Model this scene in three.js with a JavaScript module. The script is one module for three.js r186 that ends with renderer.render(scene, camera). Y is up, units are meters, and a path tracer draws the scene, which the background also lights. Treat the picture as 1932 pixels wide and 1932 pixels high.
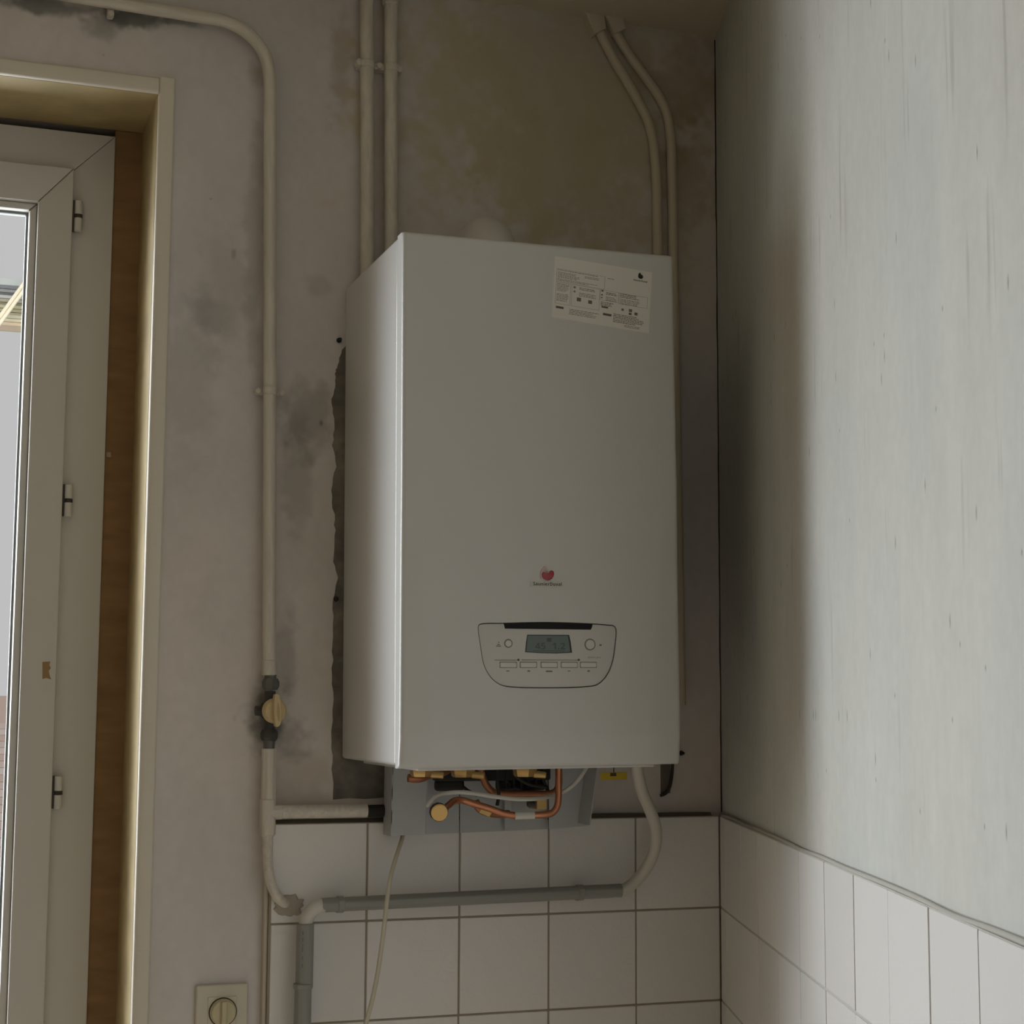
import * as THREE from 'three';
import { RoundedBoxGeometry } from 'three/addons/geometries/RoundedBoxGeometry.js';
import { mergeGeometries, toCreasedNormals } from 'three/addons/utils/BufferGeometryUtils.js';
import { RectAreaLightUniformsLib } from 'three/addons/lights/RectAreaLightUniformsLib.js';

// ---------------------------------------------------------------- camera, sky, daylight, exposure
RectAreaLightUniformsLib.init();
const scene = new THREE.Scene();
const renderer = new THREE.WebGLRenderer({ antialias: true });
renderer.toneMapping = THREE.LinearToneMapping;
renderer.toneMappingExposure = 1.0;
renderer.shadowMap.enabled = true;

const Y0 = 1.24;                                   // height of the top of the tiles above the floor
const CAM = new THREE.Vector3(-1.2673, Y0 + 0.1852, 2.5744), FOCAL = 3174.1, SIDE = 1932;
const camera = new THREE.PerspectiveCamera(2 * Math.atan(SIDE / 2 / FOCAL) * 180 / Math.PI, 1, 0.05, 400);
camera.position.copy(CAM);
camera.rotation.set(0.1129, -0.3354, 0.0052, 'YXZ');
camera.updateMatrixWorld(true);

scene.background = new THREE.Color().setRGB(0.53, 0.53, 0.535);      // white overcast sky

const WIN = { x0: -1.86, x1: -0.952, y0: 0.1, y1: Y0 + 1.136 };      // the opening in the back wall
const daylight = new THREE.RectAreaLight(new THREE.Color().setRGB(0.93, 1.0, 1.055), 14.0, 2.3, 2.7);   // overcast sky seen through the French window
daylight.name = 'window_daylight';
daylight.position.set(-1.95, (WIN.y0 + WIN.y1) / 2 + 0.42, -1.22);
daylight.lookAt(daylight.position.x, daylight.position.y - 0.52, 0.34);       // it looks slightly down, as the sky does
scene.add(daylight);

// ---------------------------------------------------------------- helpers
const WALL = -0.022;                               // plane of the plaster on the back wall; the tile faces lie at z = 0
function W(u, v, z) {                              // the point of the plane z that a photo pixel shows
  const d = new THREE.Vector3((u - 966) / FOCAL, -(v - 966) / FOCAL, -1).applyQuaternion(camera.quaternion);
  return d.multiplyScalar((z - CAM.z) / d.z).add(CAM);
}
let seed = 7;
const rnd = () => { seed = (seed * 1664525 + 1013904223) >>> 0; return seed / 4294967296; };
const hash = (x, y) => { let h = (x * 374761393 + y * 668265263) | 0; h = Math.imul(h ^ (h >>> 13), 1274126177); return ((h ^ (h >>> 16)) >>> 0) / 4294967296; };
const sm = (a, b, x) => { const t = Math.min(1, Math.max(0, (x - a) / (b - a))); return t * t * (3 - 2 * t); };
function noise(x, y) {
  const ix = Math.floor(x), iy = Math.floor(y), fx = x - ix, fy = y - iy, s = fx * fx * (3 - 2 * fx), t = fy * fy * (3 - 2 * fy);
  return (hash(ix, iy) * (1 - s) + hash(ix + 1, iy) * s) * (1 - t) + (hash(ix, iy + 1) * (1 - s) + hash(ix + 1, iy + 1) * s) * t;
}
function fbm(x, y, n = 4) { let a = 0.5, r = 0, q = 0; for (let i = 0; i < n; i++) { r += a * noise(x, y); q += a; a *= 0.5; x = x * 2.03 + 17.3; y = y * 2.03 + 9.1; } return r / q; }

function dataTex(w, h, fill, srgb = true) {
  const d = new Uint8Array(w * h * 4);
  for (let j = 0; j < h; j++) for (let i = 0; i < w; i++) {
    const c = fill(i / w, j / h), o = (j * w + i) * 4;
    for (let k = 0; k < 3; k++) d[o + k] = Math.max(0, Math.min(255, Math.round(c[k])));
    d[o + 3] = 255;
  }
  const t = new THREE.DataTexture(d, w, h);
  t.magFilter = THREE.LinearFilter; t.minFilter = THREE.LinearFilter;
  t.wrapS = t.wrapT = THREE.RepeatWrapping;
  if (srgb) t.colorSpace = THREE.SRGBColorSpace;
  t.needsUpdate = true;
  return t;
}
function canvasTex(w, h, draw) {
  const c = document.createElement('canvas'); c.width = w; c.height = h;
  draw(c.getContext('2d'), w, h);
  const t = new THREE.CanvasTexture(c); t.colorSpace = THREE.SRGBColorSpace; t.anisotropy = 8;
  return t;
}
const lin = (hex) => new THREE.Color(hex);
const std = (o) => new THREE.MeshStandardMaterial(o);
const phys = (o) => new THREE.MeshPhysicalMaterial(o);

const taken = {};
function numbered(name) { const n = taken[name] = (taken[name] ?? -1) + 1; return n ? name + '_' + String(n).padStart(3, '0') : name; }
function finish(m) { m.castShadow = m.receiveShadow = true; return m; }
function part(name, geo, mat, parent, label) {
  const m = finish(new THREE.Mesh(geo, mat)); m.name = name;
  if (label) m.userData.label = label;
  parent.add(m); return m;
}
function thing(name, label, category, at = [0, 0, 0], group) {
  const g = new THREE.Group(); g.name = numbered(name); g.position.set(...at);
  g.userData = { label, category }; if (group) g.userData.group = group;
  scene.add(g); return g;
}
function one(name, geo, mat, label, category, group) {               // a thing of one mesh, its origin at its own middle
  geo.computeBoundingBox();
  const c = geo.boundingBox.getCenter(new THREE.Vector3()); geo.translate(-c.x, -c.y, -c.z);
  const m = finish(new THREE.Mesh(geo, mat)); m.name = numbered(name); m.position.copy(c);
  m.userData = { label, category }; if (group) m.userData.group = group;
  scene.add(m); return m;
}
function struct(name, geo, mat, parent = scene) {
  const m = finish(new THREE.Mesh(geo, mat)); m.name = name;
  if (parent === scene) m.userData = { kind: 'structure' };
  parent.add(m); return m;
}
const box = (x0, x1, y0, y1, z0, z1) => new THREE.BoxGeometry(x1 - x0, y1 - y0, z1 - z0).translate((x0 + x1) / 2, (y0 + y1) / 2, (z0 + z1) / 2);
const rbox = (x0, x1, y0, y1, z0, z1, r = 0.002, s = 2) => new RoundedBoxGeometry(x1 - x0, y1 - y0, z1 - z0, s, Math.min(r, (x1 - x0) / 2.01, (y1 - y0) / 2.01, (z1 - z0) / 2.01)).translate((x0 + x1) / 2, (y0 + y1) / 2, (z0 + z1) / 2);
function tube(points, r, seg = 80, rad = 16, tension = 0.5) {
  const c = new THREE.CatmullRomCurve3(points, false, 'centripetal', tension);
  const g = new THREE.TubeGeometry(c, seg, r, rad, false);
  return mergeGeometries([g, endCap(c, 0, r, rad), endCap(c, 1, r, rad)]);
}
function endCap(c, t, r, rad) {
  const p = c.getPoint(t), d = c.getTangent(t).multiplyScalar(t ? 1 : -1);
  return new THREE.CircleGeometry(r, rad).applyQuaternion(new THREE.Quaternion().setFromUnitVectors(new THREE.Vector3(0, 0, 1), d)).translate(p.x, p.y, p.z);
}
function rod(a, b, r, r2 = r, rad = 24, bevel = 0) {                  // a closed cylinder or cone between two points
  const len = a.distanceTo(b), prof = bevel
    ? [[0, 0], [r - bevel, 0], [r, bevel], [r2, len - bevel], [r2 - bevel, len], [0, len]] : [[0, 0], [r, 0], [r2, len], [0, len]];
  const g = toCreasedNormals(new THREE.LatheGeometry(prof.map(([x, y]) => new THREE.Vector2(Math.max(x, 1e-5), y)), rad), 0.6);
  g.applyQuaternion(new THREE.Quaternion().setFromUnitVectors(new THREE.Vector3(0, 1, 0), b.clone().sub(a).normalize()));
  return g.translate(a.x, a.y, a.z);
}
const V = (x, y, z) => new THREE.Vector3(x, y, z);
const join = (list) => mergeGeometries(list.map((g) => { const n = g.index ? g.toNonIndexed() : g; for (const k of Object.keys(n.attributes)) if (!['position', 'normal', 'uv'].includes(k)) n.deleteAttribute(k); return n; }));
function planarUV(geo, fu, fv) {
  const p = geo.attributes.position, uv = new Float32Array(p.count * 2);
  for (let i = 0; i < p.count; i++) { uv[2 * i] = fu(p.getX(i), p.getY(i), p.getZ(i)); uv[2 * i + 1] = fv(p.getX(i), p.getY(i), p.getZ(i)); }
  geo.setAttribute('uv', new THREE.BufferAttribute(uv, 2)); return geo;
}
const shapeOf = (pts) => { const s = new THREE.Shape(); pts.forEach(([x, y], i) => (i ? s.lineTo(x, y) : s.moveTo(x, y))); s.closePath(); return s; };
const smoothLoop = (pts, n = 80) => new THREE.CatmullRomCurve3(pts.map(([x, y]) => V(x, y, 0)), true, 'centripetal').getPoints(n).slice(0, -1).map((p) => [p.x, p.y]);

// ---------------------------------------------------------------- the room
const PHI = 1.8757, dR = V(Math.cos(PHI), 0, Math.sin(PHI));          // the right wall leaves the corner at 72.5 degrees to the back wall
const H = Y0 + 1.362, XL = -3.4, ZF = 3.7;

// painted plaster of the back wall: beige paint, grey soot stains, scuffs
const WB = { x0: XL - 0.2, x1: 0.4, y0: 0, y1: 2.7 };
const stains = [                                                     // photo u, v, half sizes in px, strength, tone
  [250, 36, 70, 20, 0.7, 'soot'], [200, 42, 40, 34, 0.4, 'soot'], [80, 12, 130, 16, 0.6, 'soot'], [330, 42, 50, 9, 0.5, 'soot'], [585, 790, 60, 75, 0.3, 'soot'], [560, 900, 30, 120, 0.2, 'soot'],
  [500, 1345, 46, 66, 0.75, 'soot'], [545, 1390, 40, 40, 0.3, 'soot'], [480, 480, 20, 260, 0.18, 'soot'], [540, 1250, 22, 90, 0.22, 'soot'],
  [600, 540, 24, 22, 0.15, 'brown'], [480, 140, 20, 30, 0.25, 'brown'], [640, 120, 24, 110, 0.25, 'brown'], [900, 200, 150, 130, 0.12, 'green'], [1050, 330, 160, 160, 0.14, 'green'],
  [1050, 210, 340, 330, 0.6, 'yellow'], [1300, 160, 80, 120, 0.2, 'brown'], [1300, 330, 60, 90, 0.22, 'brown'], [560, 1470, 70, 60, 0.16, 'brown'], [400, 600, 40, 40, 0.12, 'soot'], [440, 480, 5, 10, 0.35, 'soot'],
  [620, 1560, 30, 12, 0.3, 'soot'], [700, 560, 30, 90, 0.25, 'brown'], [420, 560, 60, 130, 0.12, 'soot'], [360, 700, 50, 200, 0.1, 'soot'], [1200, 30, 140, 16, 0.3, 'brown'],
].map(([u, v, a, b, s, tone]) => { const p = W(u, v, WALL), q = W(u + a, v, WALL), r = W(u, v + b, WALL); return [p.x, p.y, Math.abs(q.x - p.x), Math.abs(p.y - r.y), s, tone]; });
const TONE = { yellow: [188, 174, 136], soot: [92, 92, 86], brown: [120, 98, 70], green: [142, 140, 112] };
const wobAt = (x, y) => (fbm(x * 22, y * 22, 4) - 0.5) * 1.5 + (fbm(x * 70 + 5, y * 70, 3) - 0.5) * 0.9;
const specks = Array.from({ length: 130 }, () => [WB.x0 + rnd() * (WB.x1 - WB.x0), rnd() * 2.6, 0.0008 + rnd() * rnd() * 0.003, 0.001 + rnd() * rnd() * 0.006, 0.06 + rnd() * 0.2]);
const backTex = dataTex(2048, 1384, (fu, fv) => {
  const x = WB.x0 + fu * (WB.x1 - WB.x0), y = WB.y0 + fv * (WB.y1 - WB.y0);
  const n1 = fbm(x * 2.2 + 3, y * 1.6, 4), n2 = fbm(x * 14, y * 9 + 5, 4), n3 = fbm(x * 90, y * 70, 2), hue = fbm(x * 4 + 40, y * 3 + 11, 3);
  const k = 0.93 + 0.10 * n1 + 0.05 * (n2 - 0.5) + 0.03 * (n3 - 0.5);
  const c = [213 * k + 6 * (hue - 0.5), 205 * k, 199 * k - 10 * (hue - 0.5)];
  const wob = wobAt(x, y);
  for (const [sx, sy, a, b, s, tone] of stains) {
    const d = Math.hypot((x - sx) / a, (y - sy) / b);
    if (d > 2) continue;
    const w = s * sm(1.25, 0.35, d + wob * 0.8) * (0.6 + 0.7 * n2), t = TONE[tone];
    for (let i = 0; i < 3; i++) c[i] += (t[i] - c[i]) * Math.min(1, w);
  }
  for (const [sx, sy, a, b, s] of specks) if (Math.abs(x - sx) < a && Math.abs(y - sy) < b) { const d = 1 - Math.hypot((x - sx) / a, (y - sy) / b); if (d > 0) for (let i = 0; i < 3; i++) c[i] *= 1 - s * Math.min(1, 2 * d); }
  return c;
});
const roughBump = dataTex(1024, 1024, (u, v) => { const p = 6.2832, g = 128 + 90 * (fbm(u * 12, v * 12, 5) - 0.5) + 60 * (noise(u * 90, v * 90) - 0.5); return [g, g, g]; }, false);
const bumpAt = (rx, ry) => { const t = roughBump.clone(); t.repeat.set(rx, ry); t.needsUpdate = true; return t; };
const matBack = std({ map: backTex, roughness: 0.82, bumpMap: bumpAt(2.2, 1.5), bumpScale: 0.0035 });

const rightTex = dataTex(2048, 1384, (fu, fv) => {
  const s = fu * 4, y = fv * 2.7;
  const n1 = fbm(s * 1.7 + 9, y * 1.1, 4), n2 = fbm(s * 12, y * 6, 4), n3 = fbm(s * 90, y * 80, 2), streak = fbm(s * 9 + 3, y * 0.5, 3), grain = fbm(s * 130, y * 14, 2);
  const hue = fbm(s * 3 + 2, y * 2 + 31, 3);
  const k = 0.925 + 0.09 * n1 + 0.05 * (n2 - 0.5) + 0.03 * (n3 - 0.5) + 0.06 * (streak - 0.5) + 0.015 * (grain - 0.5);
  const c = [210 * k + 8 * (hue - 0.5), 209 * k, 202 * k - 10 * (hue - 0.5)];
  const dot = hash(Math.floor(s * 70), Math.floor(y * 45));
  if (dot > 0.985) { const cx = (Math.floor(s * 70) + 0.5) / 70, cy = (Math.floor(y * 45) + 0.5) / 45, d = Math.hypot((s - cx) / 0.0022, (y - cy) / (dot > 0.993 ? 0.009 : 0.0035)); if (d < 1) for (let i = 0; i < 3; i++) c[i] *= 0.62 + 0.38 * d; }
  const scr = fbm(s * 60, y * 5 + 50, 3); if (scr > 0.73) for (let i = 0; i < 3; i++) c[i] *= 1 - (scr - 0.73) * 0.6;
  return c;
});
const matRight = std({ map: rightTex, roughness: 0.8, bumpMap: bumpAt(2.4, 1.2), bumpScale: 0.0012 });
const matPlain = std({ color: lin('#d8d0c3'), roughness: 0.85 });
const matCeil = std({ color: lin('#d8ccb4'), roughness: 0.9, bumpMap: bumpAt(3, 3), bumpScale: 0.003 });

{
  const s = shapeOf([[XL - 0.2, 0], [0.45, 0], [0.45, H], [XL - 0.2, H]]);
  const hole = new THREE.Path(); hole.moveTo(WIN.x0, WIN.y0); hole.lineTo(WIN.x0, WIN.y1); hole.lineTo(WIN.x1, WIN.y1); hole.lineTo(WIN.x1, WIN.y0); hole.closePath();
  s.holes.push(hole);
  const g = new THREE.ExtrudeGeometry(s, { depth: 0.448, bevelEnabled: false }).translate(0, 0, -0.47)   // wall made deep to keep low-angle light off the window jamb;
  planarUV(g, (x) => (x - WB.x0) / (WB.x1 - WB.x0), (x, y) => (y - WB.y0) / (WB.y1 - WB.y0));
  var wallBack = struct('wall_back', g, matBack);
}
const wallRight = new THREE.Group();
wallRight.name = 'wall_right'; wallRight.rotation.y = -PHI; wallRight.userData = { kind: 'structure' }; scene.add(wallRight);
const RP = -0.008;                                                    // plaster plane of the right wall, in its own axes
part('plaster', planarUV(box(-0.05, 4.0, 0, H, -0.2, RP), (x) => x / 4, (x, y) => y / 2.7), matRight, wallRight);
{
  const floorTex = dataTex(512, 512, (u, v) => { const n = fbm(u * 30, v * 30, 4); const k = 0.9 + 0.2 * n; return [206 * k, 190 * k, 170 * k]; });
  struct('floor', box(XL - 0.2, 0.6, -0.12, 0, -0.55, ZF + 0.2), std({ map: floorTex, roughness: 0.55 }));
  struct('ceiling', box(XL - 0.2, 0.6, H, H + 0.15, -0.55, ZF + 0.2), matCeil);
  struct('wall_left', box(XL - 0.2, XL, 0, H, -0.05, ZF), matPlain);
  struct('wall_front', box(XL - 0.2, 0.6, 0, H, ZF, ZF + 0.2), matPlain);
}

// ---------------------------------------------------------------- wall tiles, each one a piece of its wall
const T = 0.15, GAP = 0.0028;
const tileMats = [0, 1, 2, 3].map((k) => phys({ color: lin(['#dfdcd8', '#dcd9d5', '#e2dfdb', '#dddad6'][k]), roughness: 0.4, specularIntensity: 0.6, bumpMap: bumpAt(0.5, 0.5), bumpScale: 0.0006 }));
const groutMat = std({ color: lin('#9c9080'), roughness: 0.95 });
const groutPale = std({ color: lin('#c3c0b8'), roughness: 0.9 });
const tileGeo = {};
const tileOf = (w) => tileGeo[w.toFixed(4)] ??= rbox(-w / 2 + GAP / 2, w / 2 - GAP / 2, -T / 2 + GAP / 2, T / 2 - GAP / 2, -0.007, 0, 0.0014, 1);
function layTiles(parent, cols, rows, mats) {
  for (const [x0, x1] of cols) for (let r = 0; r < rows; r++) {
    const m = part('tile', tileOf(x1 - x0), mats[Math.floor(rnd() * 4)], parent);
    m.position.set((x0 + x1) / 2 + (rnd() - 0.5) * 0.0006, Y0 - T / 2 - r * T, (rnd() - 0.5) * 0.0006);
  }
}
const bx = [0, -0.152, -0.304, -0.454, -0.604, -0.754];
part('grout', box(-0.756, 0, Y0 - 6 * T, Y0 - 0.0005, WALL - 0.004, -0.0018), groutMat, wallBack);
layTiles(wallBack, bx.slice(1).map((x, i) => [x, bx[i]]), 6, tileMats);
part('grout', box(0, 3.2, Y0 - 6 * T, Y0 - 0.0005, RP - 0.004, -0.0014), groutPale, wallRight);
layTiles(wallRight, [[0.0, 0.057], ...Array.from({ length: 20 }, (_, i) => [0.057 + i * T, 0.057 + (i + 1) * T])], 6, tileMats);
{ // uneven filler along the top of the tiles
  const strip = (n, x0, x1, y, z, amp, r) => tube(Array.from({ length: n }, (_, i) => V(x0 + (x1 - x0) * i / (n - 1), y + (rnd() - 0.5) * amp, z + (rnd() - 0.5) * amp * 0.4)), r, n * 6, 8);
  part('filler_bead', strip(30, 0.0, 3.2, Y0 + 0.0005, RP + 0.003, 0.0032, 0.0029), std({ color: lin('#bdb9b1'), roughness: 0.9 }), wallRight, 'uneven grey filler along the top of the tiles');
  part('filler_bead', strip(12, -0.756, -0.01, Y0 - 0.001, WALL + 0.006, 0.002, 0.006), std({ color: lin('#6c6255'), roughness: 0.95 }), wallBack, 'dark filler along the top of the tiles');
  part('edge_filler', rbox(-0.7625, -0.7555, Y0 - 6 * T, Y0 - 0.002, WALL - 0.003, -0.006, 0.003), std({ color: lin('#c2b8a8'), roughness: 0.9 }), wallBack);
}
part('corner_crack', tube(Array.from({ length: 40 }, (_, i) => V(0.0142 + (rnd() - 0.5) * 0.0012, Y0 + 0.004 + i / 39 * (H - Y0 - 0.01), WALL + 0.0002)), 0.0011, 160, 6), std({ color: lin('#3a3127'), roughness: 1 }), wallBack, 'thin dark crack down the corner');
// darker grey-brown patch behind and below the boiler, its outline ragged
{
  const L = [], z = WALL;
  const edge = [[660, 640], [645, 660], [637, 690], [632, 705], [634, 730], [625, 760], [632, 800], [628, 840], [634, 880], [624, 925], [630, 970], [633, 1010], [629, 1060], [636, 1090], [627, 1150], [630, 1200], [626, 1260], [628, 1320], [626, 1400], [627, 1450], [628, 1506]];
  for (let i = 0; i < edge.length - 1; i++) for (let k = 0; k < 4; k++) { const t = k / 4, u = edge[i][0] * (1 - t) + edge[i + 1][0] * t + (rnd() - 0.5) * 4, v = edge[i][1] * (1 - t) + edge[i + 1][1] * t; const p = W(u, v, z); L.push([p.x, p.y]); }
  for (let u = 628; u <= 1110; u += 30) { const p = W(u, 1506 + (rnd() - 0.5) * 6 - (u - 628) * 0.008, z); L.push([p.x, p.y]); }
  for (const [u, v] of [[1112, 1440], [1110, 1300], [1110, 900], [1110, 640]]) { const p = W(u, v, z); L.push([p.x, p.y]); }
  const patchTex = dataTex(512, 1024, (u, v) => { const n = fbm(u * 20, v * 34, 5), m = fbm(u * 70, v * 120, 3), k = 0.7 + 0.45 * n + 0.2 * (m - 0.5); return [126 * k, 119 * k, 108 * k]; });
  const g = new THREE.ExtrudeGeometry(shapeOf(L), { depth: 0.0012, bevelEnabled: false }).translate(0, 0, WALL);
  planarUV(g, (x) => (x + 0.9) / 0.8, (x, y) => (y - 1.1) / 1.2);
  part('ragged_patch', g, std({ map: patchTex, roughness: 0.95 }), wallBack, 'dark grey-brown patch with a ragged outline behind the boiler');
}

// ---------------------------------------------------------------- window: reveal, trim, frame, sashes
const trimMat = std({ color: lin('#d8cfbf'), roughness: 0.45, bumpMap: bumpAt(1, 3), bumpScale: 0.001 });
const revealTex = dataTex(256, 512, (u, v) => { const n = fbm(u * 6, v * 20, 4), k = 0.9 + 0.2 * n; return [166 * k, 147 * k, 104 * k]; });
const revealMat = std({ map: revealTex, roughness: 0.6 });
const brownTex = dataTex(256, 512, (u, v) => { const n = fbm(u * 4, v * 90, 4), k = 0.9 + 0.2 * n; return [146 * k, 115 * k, 80 * k]; });
const brownMat = std({ map: brownTex, roughness: 0.95 });
{
  const t = 0.0035, zi = -0.215;                                      // painted lining of the reveal
  struct('trim_1', planarUV(box(WIN.x1 - t, WIN.x1, WIN.y0, WIN.y1, zi, WALL - 0.001), (x, y, z) => z * 4, (x, y) => y), revealMat);
  struct('trim_2', planarUV(box(WIN.x0, WIN.x1 - t, WIN.y1 - t, WIN.y1, zi, WALL - 0.001), (x, y, z) => z * 4, (x) => x), revealMat);
  struct('trim_3', planarUV(box(WIN.x0, WIN.x0 + t, WIN.y0, WIN.y1 - t, zi, WALL - 0.001), (x, y, z) => z * 4, (x, y) => y), revealMat);
  // narrow flat casing round the opening, its inner edge rounded
  const cw = 0.023, cz = 0.008, r = 0.006;
  const prof = new THREE.Shape();                                     // across the casing: x away from the opening, y out of the wall
  prof.moveTo(-0.003, -0.004); prof.lineTo(-0.003, cz - r); prof.quadraticCurveTo(-0.003, cz, r - 0.003, cz); prof.lineTo(cw - 0.003, cz - 0.002); prof.quadraticCurveTo(cw, cz - 0.003, cw, cz - 0.006); prof.lineTo(cw, -0.004); prof.closePath();
  const up = new THREE.ExtrudeGeometry(prof, { depth: WIN.y1 - WIN.y0 + cw, bevelEnabled: false, curveSegments: 6 });
  const side = up.clone().rotateX(-Math.PI / 2).scale(1, 1, -1);      // now x across, y up, z out of the wall
  const fix = (g) => { const i = g, p = i.attributes.position; for (let k = 0; k < p.count; k += 3) for (const a of [p, i.attributes.uv]) { const n = a.itemSize; for (let c = 0; c < n; c++) { const s = a.array[(k + 1) * n + c]; a.array[(k + 1) * n + c] = a.array[(k + 2) * n + c]; a.array[(k + 2) * n + c] = s; } } i.computeVertexNormals(); return toCreasedNormals(i, 0.7); };
  struct('trim_4', fix(side.clone()).translate(WIN.x1, WIN.y0, WALL), trimMat);
  const top = new THREE.ExtrudeGeometry(prof, { depth: WIN.x1 - WIN.x0 - 0.003, bevelEnabled: false, curveSegments: 6 });
  // x across -> y up, y out -> z, z along -> x
  const m = new THREE.Matrix4().set(0, 0, 1, 0, 1, 0, 0, 0, 0, 1, 0, 0, 0, 0, 0, 1);
  struct('trim_5', toCreasedNormals(top.applyMatrix4(m), 0.7).translate(WIN.x0, WIN.y1, WALL), trimMat);
  struct('trim_6', box(WIN.x0 - 0.02, WIN.x1 + 0.02, WIN.y0 - 0.03, WIN.y0, -0.35, WALL + 0.03), trimMat);
}
const pvc = phys({ color: lin('#d0cdc7'), roughness: 0.55 });
const sealMat = std({ color: lin('#7c807f'), roughness: 0.7 });
const FX0 = WIN.x0 + 0.042, FX1 = -1.0, FY0 = WIN.y0, FY1 = Y0 + 1.12;
const win = new THREE.Group(); win.name = 'window_1'; win.userData = { kind: 'structure' }; scene.add(win);
function frameBars(x0, x1, y0, y1, z0, z1, wl, wt, wr, wb, r, mat, name, parent) {   // four mitred bars
  const bar = (pts) => { const g = new THREE.ExtrudeGeometry(shapeOf(pts), { depth: z1 - z0 - 2 * r, bevelEnabled: true, bevelSize: r, bevelThickness: r, bevelOffset: -r, bevelSegments: 2 }).translate(0, 0, z0 + r); return part(name, toCreasedNormals(g, 0.5), mat, parent); };
  const e = 0.0003;
  bar([[x1, y0 + e], [x1, y1 - e], [x1 - wr, y1 - wt - e], [x1 - wr, y0 + wb + e]]);
  bar([[x0, y1 - e], [x0, y0 + e], [x0 + wl, y0 + wb + e], [x0 + wl, y1 - wt - e]]);
  bar([[x0 + e, y1], [x0 + wl + e, y1 - wt], [x1 - wr - e, y1 - wt], [x1 - e, y1]]);
  bar([[x0 + e, y0], [x1 - e, y0], [x1 - wr - e, y0 + wb], [x0 + wl + e, y0 + wb]]);
}
frameBars(FX0, FX1, FY0, FY1, -0.275, -0.21, 0.078, 0.078, 0.078, 0.07, 0.002, pvc, 'frame_bar', win);
part('filler_board', planarUV(rbox(FX1, WIN.x1 - 0.002, WIN.y0, WIN.y1 - 0.004, -0.25, -0.214, 0.001), (x) => x * 6, (x, y) => y), brownMat, win, 'brown stained wooden strip beside the window frame');
part('filler_board', planarUV(rbox(WIN.x0 + 0.002, FX0, WIN.y0, WIN.y1 - 0.004, -0.25, -0.214, 0.001), (x) => x * 6, (x, y) => y), brownMat, win);
// masonry lip outside the frame closes the gap round it
{
  const o = shapeOf([[WIN.x0, WIN.y0], [WIN.x1, WIN.y0], [WIN.x1, WIN.y1], [WIN.x0, WIN.y1]]), h = new THREE.Path();
  h.moveTo(FX0 + 0.05, FY0 + 0.04); h.lineTo(FX0 + 0.05, FY1 - 0.04); h.lineTo(FX1 - 0.04, FY1 - 0.04); h.lineTo(FX1 - 0.04, FY0 + 0.04); h.closePath(); o.holes.push(h);
  struct('trim_7', new THREE.ExtrudeGeometry(o, { depth: 0.064, bevelEnabled: false }).translate(0, 0, -0.335), std({ color: lin('#8a7a63'), roughness: 0.95 }));
}
const glass = phys({ color: 0xffffff, transmission: 1, thickness: 0, roughness: 0, ior: 1.5 });
for (const [sx0, sx1] of [[FX0 + 0.066, FX1 - 0.066]]) {
  const sy0 = FY0 + 0.058, sy1 = FY1 - 0.066;
  const sash = new THREE.Group(); sash.name = 'sash'; win.add(sash);
  frameBars(sx0, sx1, sy0, sy1, -0.262, -0.196, 0.055, 0.062, 0.055, 0.07, 0.003, pvc, 'sash_bar', sash);
  const gx0 = sx0 + 0.055, gx1 = sx1 - 0.055, gy0 = sy0 + 0.07, gy1 = sy1 - 0.062;
  frameBars(gx0, gx1, gy0, gy1, -0.232, -0.207, 0.013, 0.013, 0.013, 0.013, 0.005, pvc, 'glazing_bead', sash);
  frameBars(gx0 + 0.011, gx1 - 0.011, gy0 + 0.011, gy1 - 0.011, -0.235, -0.222, 0.006, 0.006, 0.006, 0.006, 0.001, sealMat, 'seal', sash);
  part('pane', new THREE.PlaneGeometry(gx1 - gx0 - 0.02, gy1 - gy0 - 0.02).translate((gx0 + gx1) / 2, (gy0 + gy1) / 2, -0.236), glass, sash);
}
{ // hinges on the right-hand edge: two barrels and a dark gap
  const dark = std({ color: lin('#3a342c'), roughness: 0.6 });
  for (const [u, v] of [[150, 408], [146, 945], [134, 1495]]) {
    const p = W(u, v, -0.2), h = new THREE.Group(); h.name = 'hinge'; h.position.copy(p); win.add(h);
    h.position.x = FX1 - 0.0565;
    part('barrel', rod(V(0, 0.002, 0), V(0, 0.026, 0), 0.0062, 0.0062, 16, 0.001), pvc, h);
    part('barrel', rod(V(0, -0.026, 0), V(0, -0.003, 0), 0.0062, 0.0062, 16, 0.001), pvc, h);
    part('pin', rod(V(0, -0.0035, 0), V(0, 0.0025, 0), 0.0066, 0.0066, 16), dark, h);
    part('leaf', rbox(-0.0092, -0.004, -0.025, 0.026, -0.009, 0.001, 0.0005, 1), dark, h);
  }
}
{ // torn bits of brown tape stuck on the sash and the frame
  const tape = std({ color: lin('#9c8159'), roughness: 0.9 });
  const bit = (pts, z) => { const q = pts.map(([u, v]) => { const p = W(u, v, z); return [p.x, p.y]; }); return new THREE.ExtrudeGeometry(shapeOf(q), { depth: 0.0004, bevelEnabled: false }).translate(0, 0, z); };
  one('tape_scrap', bit([[80, 1249], [95, 1248], [93, 1255], [96, 1260], [92, 1266], [94, 1276], [97, 1282], [88, 1279], [80, 1281]], -0.1959), tape, 'torn scrap of brown tape stuck on the window sash', 'tape');
  one('tape_scrap', bit([[201, 853], [209, 853], [210, 863], [201, 862]], -0.2098), std({ color: lin('#a89a80'), roughness: 0.9 }), 'tiny beige scrap of tape on the fixed window frame', 'tape');
}

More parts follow.
